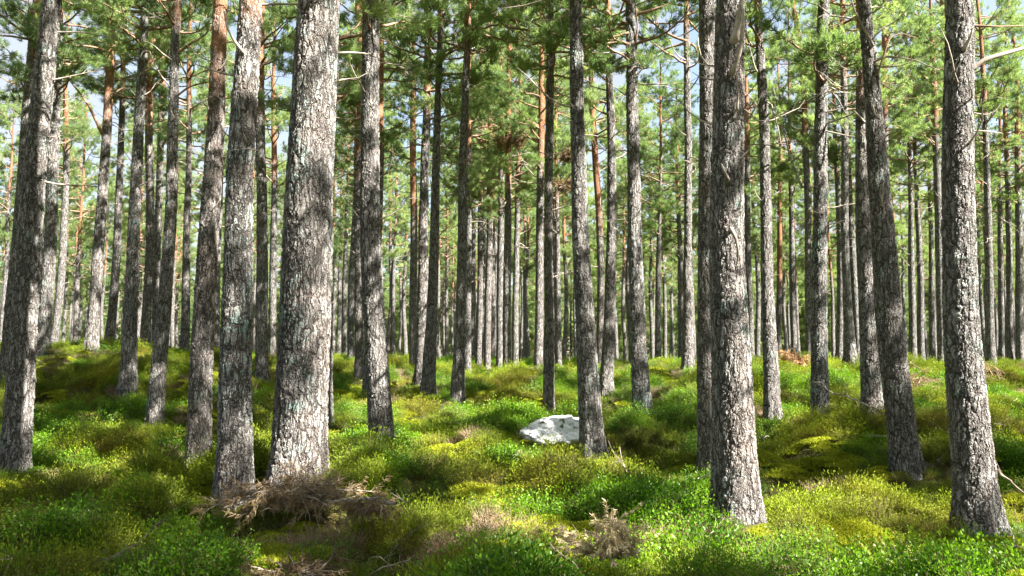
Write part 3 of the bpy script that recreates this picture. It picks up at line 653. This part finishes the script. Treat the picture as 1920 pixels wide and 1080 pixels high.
def shrub_dome(seed, mat, n, rad, h, ll, wd):
    """a rounded low bush: leafy sprigs over an uneven dome"""
    rng = np.random.default_rng(seed); b = Buf()
    a = rng.uniform(0, 6.28, n); e = np.arcsin(rng.uniform(0, 1, n) ** .8)
    lump = 1 + .22 * np.sin(3 * a + seed) * np.cos(2 * e + seed * 2) + .16 * np.sin(5 * a + 2 * seed + 3 * e)
    q = lump * rng.uniform(.72, 1.08, n)
    C = np.stack([rad * q * np.cos(a) * np.cos(e), rad * q * np.sin(a) * np.cos(e), h * q * np.sin(e) - .03], -1)
    D = np.stack([np.cos(a) * np.cos(e), np.sin(a) * np.cos(e), np.sin(e) + .35], -1) + rng.normal(0, .45, (n, 3)); D /= np.linalg.norm(D, axis=1)[:, None]
    s = np.cross(D, rng.normal(0, 1, (n, 3))); s /= np.linalg.norm(s, axis=1)[:, None]; l = ll * rng.uniform(.7, 1.3, (n, 1)); w_ = l * wd
    V = np.stack([C, C + D * l * .5 + s * w_, C + D * l, C + D * l * .5 - s * w_], 1).reshape(-1, 3)
    b.add(V, quads=np.arange(n)[:, None] * 4 + np.arange(4)[None], m=0, a=np.repeat(np.clip((q - .72) / .36 * .7 + rng.normal(0, .15, n), 0, 1), 4))
    for _ in range(30):
        az = rng.uniform(0, 6.28); P = limb_path((0, 0, -.05), az, rng.uniform(.3, 1.3), rad * .95, rng, 4, .2, .2); V, f = tube(P, [.004, .003, .002, .001], 3); b.add(V, quads=f, m=1)
    return b.mesh('shrub', [mat, M_STEM])
def protos(fn, seeds, **kw): return [bpy.data.objects.new('clump', fn(s, **kw)) for s in seeds]
P_BILB = protos(bilberry_clump, range(4)); P_HEATH = protos(heather_clump, range(10, 14)); P_MOSS = protos(moss_clump, range(20, 23))
for k in range(3):
    P_BILB.append(bpy.data.objects.new('clump', shrub_dome(90 + k, M_BILB, 1500, .34, .30, .024, .30)))
    P_HEATH.append(bpy.data.objects.new('clump', shrub_dome(95 + k, M_HEATH, 2600, .36, .30, .026, .13)))
P_DOME_DRY = [bpy.data.objects.new('clump', shrub_dome(98 + k, M_BROWN, 1500, .30, .24, .026, .12)) for k in range(2)]
P_DRY = P_DOME_DRY + [bpy.data.objects.new('clump', heather_clump(s, 70, .24, M_BROWN, M_STRAW, 9, .016)) for s in (31, 32, 33)]

rng = np.random.default_rng(77)
def sow(dens0, y0=3.2, y1=48):
    """points in the wedge in front of the camera and a margin beside it, thinning with distance"""
    out = []
    e = np.concatenate([np.arange(y0, 14, 1.0), np.arange(14, y1 + 1, 2.5)])
    for a, b in zip(e[:-1], e[1:]):
        hw = .70 * b + 1.6; area = 2 * hw * (b - a); dn = dens0 * np.interp(a, [4, 10, 20, 45], [1, .85, .55, .25])
        n = int(area * dn); out.append(np.stack([rng.uniform(-hw, hw, n), rng.uniform(a, b, n)], -1))
    return np.concatenate(out)
pts = sow(46)
X, Y = pts[:, 0], pts[:, 1]
n1 = fbm(X / 1.0, Y / 1.0, 41, 3); n2 = fbm(X / .95 + 40, Y / .95, 57, 3); n3 = fbm(X / .7, Y / .7 + 13, 71, 2)
u = rng.random(len(X))
kind = np.where(n1 + (u - .5) * .16 > .495, 0, 1)
kind = np.where((n2 + (u - .5) * .1 > .59), 2, kind)
kind = np.where((n3 > .645) & (u < .7), 3, kind)
# nothing grows inside a trunk or through the boulder
tb = np.array([[ROOTS[i][0].location.x, ROOTS[i][0].location.y, ROOTS[i][2][1]] for i in ROOTS])
ok = np.ones(len(X), bool)
for (tx, ty, tr_) in tb: ok &= (X - tx) ** 2 + (Y - ty) ** 2 > (tr_ + .02) ** 2
BOULDER = at(1040, 824, 13.3)
for (qx, qy, qd, qr) in [(1150, 1050, 6.1, .33), (548, 940, 7.95, .55), (600, 955, 7.6, .4), (560, 1080, 6.0, .3), (205, 1046, 6.2, .12), (1900, 1026, 6.3, .15), (1490, 700, 24, .6), (135, 712, 21, .8), (1690, 725, 18.5, .6), (1885, 895, 8.6, .2)]:
    c = at(qx, qy, qd); ok &= ((X - c[0]) ** 2 + (Y - c[1]) ** 2 > qr ** 2) | (rng.random(len(X)) < .25)
ok &= ((X - BOULDER[0]) / .55) ** 2 + ((Y - BOULDER[1] - .2) / .4) ** 2 > 1
Z = ground(X, Y)
far_s = np.interp(Y, [5, 12, 30, 48], [1.0, 1.0, 1.05, 1.15]) * (.35 + .65 * foot_gap(X, Y, .5))
for kd, (nm, pr, lab, cat) in enumerate([
    ('bilberry_undergrowth', P_BILB, 'bright green leafy bilberry carpet covering the forest floor', 'undergrowth'),
    ('heather_undergrowth', P_HEATH, 'olive and brown heather tussocks covering the forest floor', 'undergrowth'),
    ('moss', P_MOSS, 'yellow-green moss cushions on the forest floor', 'moss'),
    ('dry_heather', P_DRY, 'rust-brown dead heather sprigs between the green plants', 'undergrowth')]):
    s = ok & (kind == kd); m = s.sum()
    rot = np.stack([rng.normal(0, .16, m), rng.normal(0, .16, m), rng.uniform(0, 6.28, m)], -1)
    scl = far_s[s] * rng.uniform(.55, 1.0, m) * [np.interp(n1[s], [.4, .75], [.75, 1.5]), np.interp(n1[s], [.46, .22], [.6, 1.35]), 1.1, 1.0][kd]
    o = gn_scatter(nm, np.stack([X[s], Y[s], Z[s]], -1), rot, scl, np.where(rng.random(m) < .20, rng.integers(4, 7, m), rng.integers(0, 4, m)) if kd < 2 else (np.where(rng.random(m) < .08, rng.integers(0, 2, m), rng.integers(2, 5, m)) if kd == 3 else rng.integers(0, len(pr), m)), pr)
    tag(o, lab, cat, kind='stuff')

def twig_proto(seed):
    rng = np.random.default_rng(seed); b = Buf(); P = limb_path((0, 0, .02), 0, .1, rng.uniform(.3, .7), rng, 7, .25, .25); V, q = tube(P, np.linspace(.008, .003, 7), 5); b.add(V, quads=q)
    for _ in range(3):
        j = int(rng.integers(1, 6)); Q = limb_path(P[j], rng.normal(0, .9), rng.uniform(-.1, .7), rng.uniform(.08, .25), rng, 4, .2, .3); V, q = tube(Q, np.linspace(.004, .0015, 4), 4); b.add(V, quads=q)
    return bpy.data.objects.new('clump', b.mesh('twig', [[M_DEADWOOD, M_GREYTWIG, M_GREYTWIG][seed % 3]]))
m = 75; qy = 5 + 22 * rng.random(m) ** 1.3; qx = rng.uniform(-.7, .7, m) * qy
o = gn_scatter('twig_litter', np.column_stack([qx, qy, ground(qx, qy) + .10]), np.column_stack([rng.normal(0, .10, (m, 2)), rng.uniform(0, 6.28, m)]), rng.uniform(.6, 1.3, m), rng.integers(0, 6, m), [twig_proto(k) for k in range(6)])
tag(o, 'small dead twigs lying among the green plants of the forest floor', 'litter', kind='stuff')
# the wood beyond: reads as one mass
fw = []
for ci in range(5):
    me, H, hc = CROWNS[ci]
    P = np.array([[0, 0, -.6], [0, 0, 0], [0.05, 0, 4.5], [0, 0, 9], [0, 0, H]]); tm = trunk_mesh('trunk', P, np.array([.17, .165, .135, .10, .02]), 0, 700 + ci)
    bmj = bpy.data.meshes.new('far_pine')
    import bmesh
    bm = bmesh.new(); bm.from_mesh(me); nf = len(bm.faces); bm.from_mesh(tm)
    bm.faces.ensure_lookup_table()
    for f in bm.faces[nf:]: f.material_index = 3
    bm.to_mesh(bmj); bm.free()
    for m in (M_LIMB, M_DEADWOOD, M_NEEDLE, M_BARK_FAR): bmj.materials.append(m)
    fw.append(bpy.data.objects.new('pine', bmj))
young = []
for s in range(3):
    young.append(bpy.data.objects.new('young_pine', crown_mesh('young_pine', 880 + s, 9.0, .4, .06, 2.0, 1.0, 4, .5, 18, .16, .026)))
pp = []; rr = []; ss = []; pk = []
for _ in range(330):
    y = rng.uniform(105, 240); x = rng.uniform(-.78, .78) * y
    pp.append((x, y)); ss.append(rng.uniform(.9, 1.15)); pk.append(rng.integers(0, 5))
for _ in range(620):
    y = 92 + 140 * rng.random() ** 1.2; x = rng.uniform(-.8, .8) * y
    pp.append((x, y)); ss.append(rng.uniform(.6, 1.9)); pk.append(5 + rng.integers(0, 3))
pp = np.array(pp); gzz = ground(pp[:, 0], pp[:, 1])
o = gn_scatter('distant_woods', np.column_stack([pp, gzz]), np.column_stack([np.zeros((len(pp), 2)), rng.uniform(0, 6.28, len(pp))]), ss, pk, fw + young)
tag(o, 'sunlit green mass of the far wood behind all the trunks', 'woods', kind='stuff')

# ------------------------------------------------------------------ boulder
def boulder():
    import bmesh
    from mathutils import noise
    bm = bmesh.new(); bmesh.ops.create_icosphere(bm, subdivisions=6, radius=1.0)
    rb_ = random.Random(31); PL = []
    for _ in range(13):
        pn = Vector((rb_.gauss(0, 1), rb_.gauss(0, 1), abs(rb_.gauss(0, .7)))).normalized(); PL.append((pn, rb_.uniform(.60, .84)))
    for v in bm.verts:
        p = v.co.copy(); n = p.normalized()
        q = Vector((p.x, max(-.9, min(.9, p.y)), max(-.9, min(.50 + .10 * p.x - .35 * max(0, -p.x - .35), p.z * .95))))
        for pn, po in PL:
            dd = q.dot(pn) - po
            if dd > 0: q -= pn * dd * .92
        f = noise.fractal(p * 1.3 + Vector((3, 7, 1)), 1.0, 2.0, 4) * .12 + noise.fractal(p * 6, 1.0, 2.0, 4) * .045
        q += n * f
        v.co = Vector((q.x * .64, q.y * .5, q.z * .41 * (1 + .22 * max(-1.0, min(.6, q.x)))))
    me = bpy.data.meshes.new('boulder'); bm.to_mesh(me); bm.free()
    for p in me.polygons: p.use_smooth = True
    t = NT('quartz_rock'); tc = t.n('ShaderNodeTexCoord').outputs['Object']
    a = t.noise(tc, 5.0, 5.0, 0.65); b = t.noise(tc, 22.0, 4.0, 0.7); e = t.vor(t.vmath('ADD', tc, t.vmath('SCALE', t.noise(tc, 4.0, 2.0, .5, 1), .3)), 3.0)
    col = t.mix(t.ramp(b, .35, .65), (.74, .73, .71), (.88, .88, .87))
    col = t.mix(t.ramp(a, .56, .63), col, (.10, .11, .045))
    col = t.mix(t.math('MULTIPLY', t.ramp(b, .56, .66), .8), col, (.16, .16, .15))
    p = t.principled(col, .8, .25); bp = t.n('ShaderNodeBump'); bp.inputs['Distance'].default_value = .05; t.set(bp.inputs['Height'], t.math('ADD', a, t.math('MULTIPLY', b, .4)))
    t.t.links.new(bp.outputs[0], p.inputs['Normal']); t.t.links.new(p.outputs[0], t.out.inputs[0]); me.materials.append(t.m)
    o = link('boulder', me); o.location = (BOULDER[0] + .05, BOULDER[1] + .2, BOULDER[2] + .13)
    tag(o, 'white weathered boulder with dark moss patches behind the grey lichened pine', 'boulder')
boulder()

# ------------------------------------------------------------------ dead wood
def on_ground(px, py, d, lift=.1):
    p = at(px, py, d); return p

def stick(name, pix, d, r, label, forks=(), mat=M_DEADWOOD, cat='branch'):
    """a fallen branch through photograph points (x, y, depth)"""
    P = np.array([at(x, y, dd) for x, y, dd in pix]); o0 = P[0].copy(); P = P - o0
    t = np.linspace(0, len(P) - 1, len(P) * 5); i = np.clip(t.astype(int), 0, len(P) - 2); f = (t - i)[:, None]
    rng = np.random.default_rng(int(pix[0][0])); S = P[i] * (1 - f) + P[i + 1] * f; S[1:-1] += rng.normal(0, r * .35, S[1:-1].shape)
    b = Buf(); V, q = tube(S, np.linspace(r, r * .35, len(S)), 8); b.add(V, quads=q)
    for (fi, L, az, el) in forks:
        k = int(fi * (len(S) - 1)); Q = limb_path(S[k], az, el, L, rng, 7, .1, .22); V, q = tube(Q, np.linspace(r * .5, r * .12, 7), 6); b.add(V, quads=q)
        for _ in range(3):
            j = int(rng.integers(2, 6)); W = limb_path(Q[j], az + rng.choice([-1, 1]) * .7, el + rng.normal(0, .3), L * .4, rng, 5, .1, .25); V, q = tube(W, np.linspace(r * .25, r * .08, 5), 4); b.add(V, quads=q)
    o = link(name, b.mesh(name, [mat])); o.location = o0; tag(o, label, cat); return o

def brush(name, px, py, d, size, n, label, seed, needle=True, mats=None, az=None, flat=.5, k=5, cat='brush pile', lean=0.0, curl=.5, nd=(7, .06, .006)):
    """a heap of fine dead branches arching over the ground"""
    rng = np.random.default_rng(seed); b = Buf(); o0 = at(px, py, d); TC = []; TD = []
    for _ in range(n):
        a0 = rng.uniform(0, 6.28) if az is None else rng.normal(az, .55)
        L = rng.uniform(.5, 1.0) * size[0]
        w0 = rng.uniform(.6, 1.5); P = limb_path((rng.uniform(-.5, .5) * size[0] + lean, rng.uniform(-.35, .35) * size[1], rng.uniform(.0, .3) * size[2]), a0, rng.uniform(.2, .75) * (1 - flat) * 1.6, L, rng, 9, curl * 2.6, .14)
        V, q = tube(P, np.linspace(.008, .0025, 9) * w0, 5); b.add(V, quads=q, m=0)
        for s in range(k):
            i0 = int(rng.integers(2, 8)); Q = limb_path(P[i0], a0 + rng.choice([-1, 1]) * rng.uniform(.25, .9), rng.normal(-.05, .3), L * rng.uniform(.2, .45), rng, 5, curl, .2)
            V, q = tube(Q, np.linspace(.0035, .0012, 5), 3); b.add(V, quads=q, m=0)
            if needle:
                for g in (1, 2, 3, 4): TC.append(Q[g]); TD.append((Q[g] - Q[g - 1]) / np.linalg.norm(Q[g] - Q[g - 1]) + [0, 0, -.5])
    if needle: needles(b, np.array(TC), np.array(TD), rng, *nd, 1, .7)
    o = link(name, b.mesh(name, mats or [M_DEADWOOD, M_BROWN])); o.location = o0; tag(o, label, cat); return o

brush('brush_pile', 552, 936, 7.95, (.66, .36, .24), 60, 'heap of brown dead pine branches at the foot of the thickest trunk', 1, True, [M_GREYTWIG, M_BROWN], None, .72, 5, 'brush pile', 0, .42)
brush('brush_pile', 676, 955, 7.35, (.36, .2, .2), 16, 'brown dead branch spray drooping right of the big heap of dead branches', 2, True, [M_GREYTWIG, M_BROWN], -.9, .3, 4, 'brush pile', 0, .9)
brush('brush_pile', 560, 1085, 6.0, (.36, .25, .14), 22, 'grey-brown dead twigs lying at the bottom edge below the big heap', 3, True, [M_GREYTWIG, M_BROWN], None, .5)
brush('brush_pile', 135, 712, 21.0, (.95, .6, .6), 60, 'grey-brown brush pile on the left rise below the slim pines', 4, True, [M_DEADWOOD, M_BROWN], None, .25)
brush('dead_heather_bush', 1150, 1050, 6.1, (.42, .25, .12), 20, 'bleached straw-coloured dead heather bush at the bottom edge', 5, True, [M_STRAW, leaf_material('bleached_sprigs', (.52, .42, .26), (.80, .72, .52), (.56, .45, .28), .3, .8, .1)], None, .25, 6, 'bush', 0, .15, (9, .04, .012))
brush('tan_bush', 1490, 700, 24, (.7, .5, .6), 60, 'tan dead-leaved bush right of the bright sunlit leaning pine', 6, True, [M_STRAW, leaf_material('tan_leaves', (.36, .20, .10), (.58, .38, .22), (.45, .26, .13), .3, .8, .1)], 1.5, .0, 6, 'bush', 0, .2, (6, .06, .022))
brush('brush_pile', 1690, 725, 18.5, (.8, .5, .4), 40, 'pale dry brush lying between the dark curved pine and the fluted pine', 7, True, [M_STRAW, M_BROWN], None, .35)
stick('fallen_branch', [(1668, 778, 14.2), (1610, 752, 14.4), (1572, 738, 14.5), (1548, 740, 14.6)], 14, .02, 'fallen bare bough on the moss right of the dark shaded pine', [(.5, .5, 2.0, .5), (.8, .45, 1.9, .25)])
stick('fallen_branch', [(742, 945, 7.3), (705, 938, 7.35), (650, 936, 7.5), (610, 940, 7.6)], 7.4, .02, 'straight pale branch stub sticking out of the right side of the big brush heap', [])
stick('fallen_branch', [(178, 1060, 6.15), (205, 1046, 6.2), (232, 1042, 6.25), (242, 1032, 6.25)], 6.2, .012, 'short grey stick on the moss near the lower left corner', [(.6, .12, .3, .6)])
stick('fallen_branch', [(1872, 886, 8.6), (1895, 903, 8.5), (1925, 930, 8.3), (1960, 945, 8.2)], 8.4, .014, 'dead grey branch lying at the right edge beside the fluted sunlit pine', [(.35, .25, 2.3, .5)], M_GREYTWIG)
stick('fallen_branch', [(1896, 1024, 6.3), (1940, 1029, 6.3), (1980, 1030, 6.3)], 6.3, .013, 'whitish stick at the right edge near the lower right corner', [])
stick('fallen_branch', [(1330, 888, 9.6), (1322, 893, 9.5), (1308, 898, 9.4)], 9.5, .012, 'small broken stub at the foot of the touching pair of trunks', [])
o = brush('uprooted_branch', 1868, 715, 19, (.55, .3, .6), 14, 'upright tangle of bare reddish dead branches right of the fluted sunlit pine', 9, False, [M_LIMB, M_BROWN], 2.2, .0, 6, 'branch', 0, .35)
# yellow-green sprigs coming up at the bottom right
def sapling(px, py, d, h, label, seed):
    o = link('pine_seedling', heather_clump(seed, 26, h, leaf_material('seedling_sprigs', (.22, .25, .04), (.46, .48, .10), (.3, .32, .06), .4), M_STEM, 40, .02))
    o.location = at(px, py, d); tag(o, label, 'seedling')
sapling(1690, 1085, 6.0, .30, 'yellow-green feathery seedling at the bottom edge right of the big knotted pine', 61)
sapling(1895, 1085, 6.0, .22, 'small yellow-green seedling at the bottom right corner', 62)

# clumps of dead brown needles caught in the crowns
def needle_clump(px, py, d, s, label, seed):
    rng = np.random.default_rng(seed); b = Buf(); TC = []; TD = []
    for _ in range(36):
        a = rng.uniform(0, 6.28); P = limb_path(rng.normal(0, .1, 3) * s, a, rng.uniform(-.9, .5), s * rng.uniform(.4, 1.0), rng, 5, .6, .25)
        V, q = tube(P, np.linspace(.012, .004, 5), 4); b.add(V, quads=q, m=0)
        for g in (2, 3, 4):
            TC.append(P[g]); TD.append(P[g] - P[g - 1] + [0, 0, -.1])
    needles(b, np.array(TC), np.array(TD), rng, 16, .13, .02, 1, .6)
    o = link('dead_needle_clump', b.mesh('dead_needle_clump', [M_LIMB, M_BROWN])); o.location = at(px, py, d); tag(o, label, 'needle clump')
d_n = F_PX * .34 / 17
needle_clump(943, 262, d_n - .2, .55, 'large hanging clump of dead brown needles on the slim pine left of centre top', 1)
needle_clump(971, 262, d_n, .38, 'smaller brown needle clump hanging just right of the large one', 2)
needle_clump(1066, 290, 26, .36, 'brown needle clump left of the pine in front of the boulder, upper of two', 3)
needle_clump(1060, 345, 26, .42, 'brown needle clump left of the pine in front of the boulder, lower of two', 4)
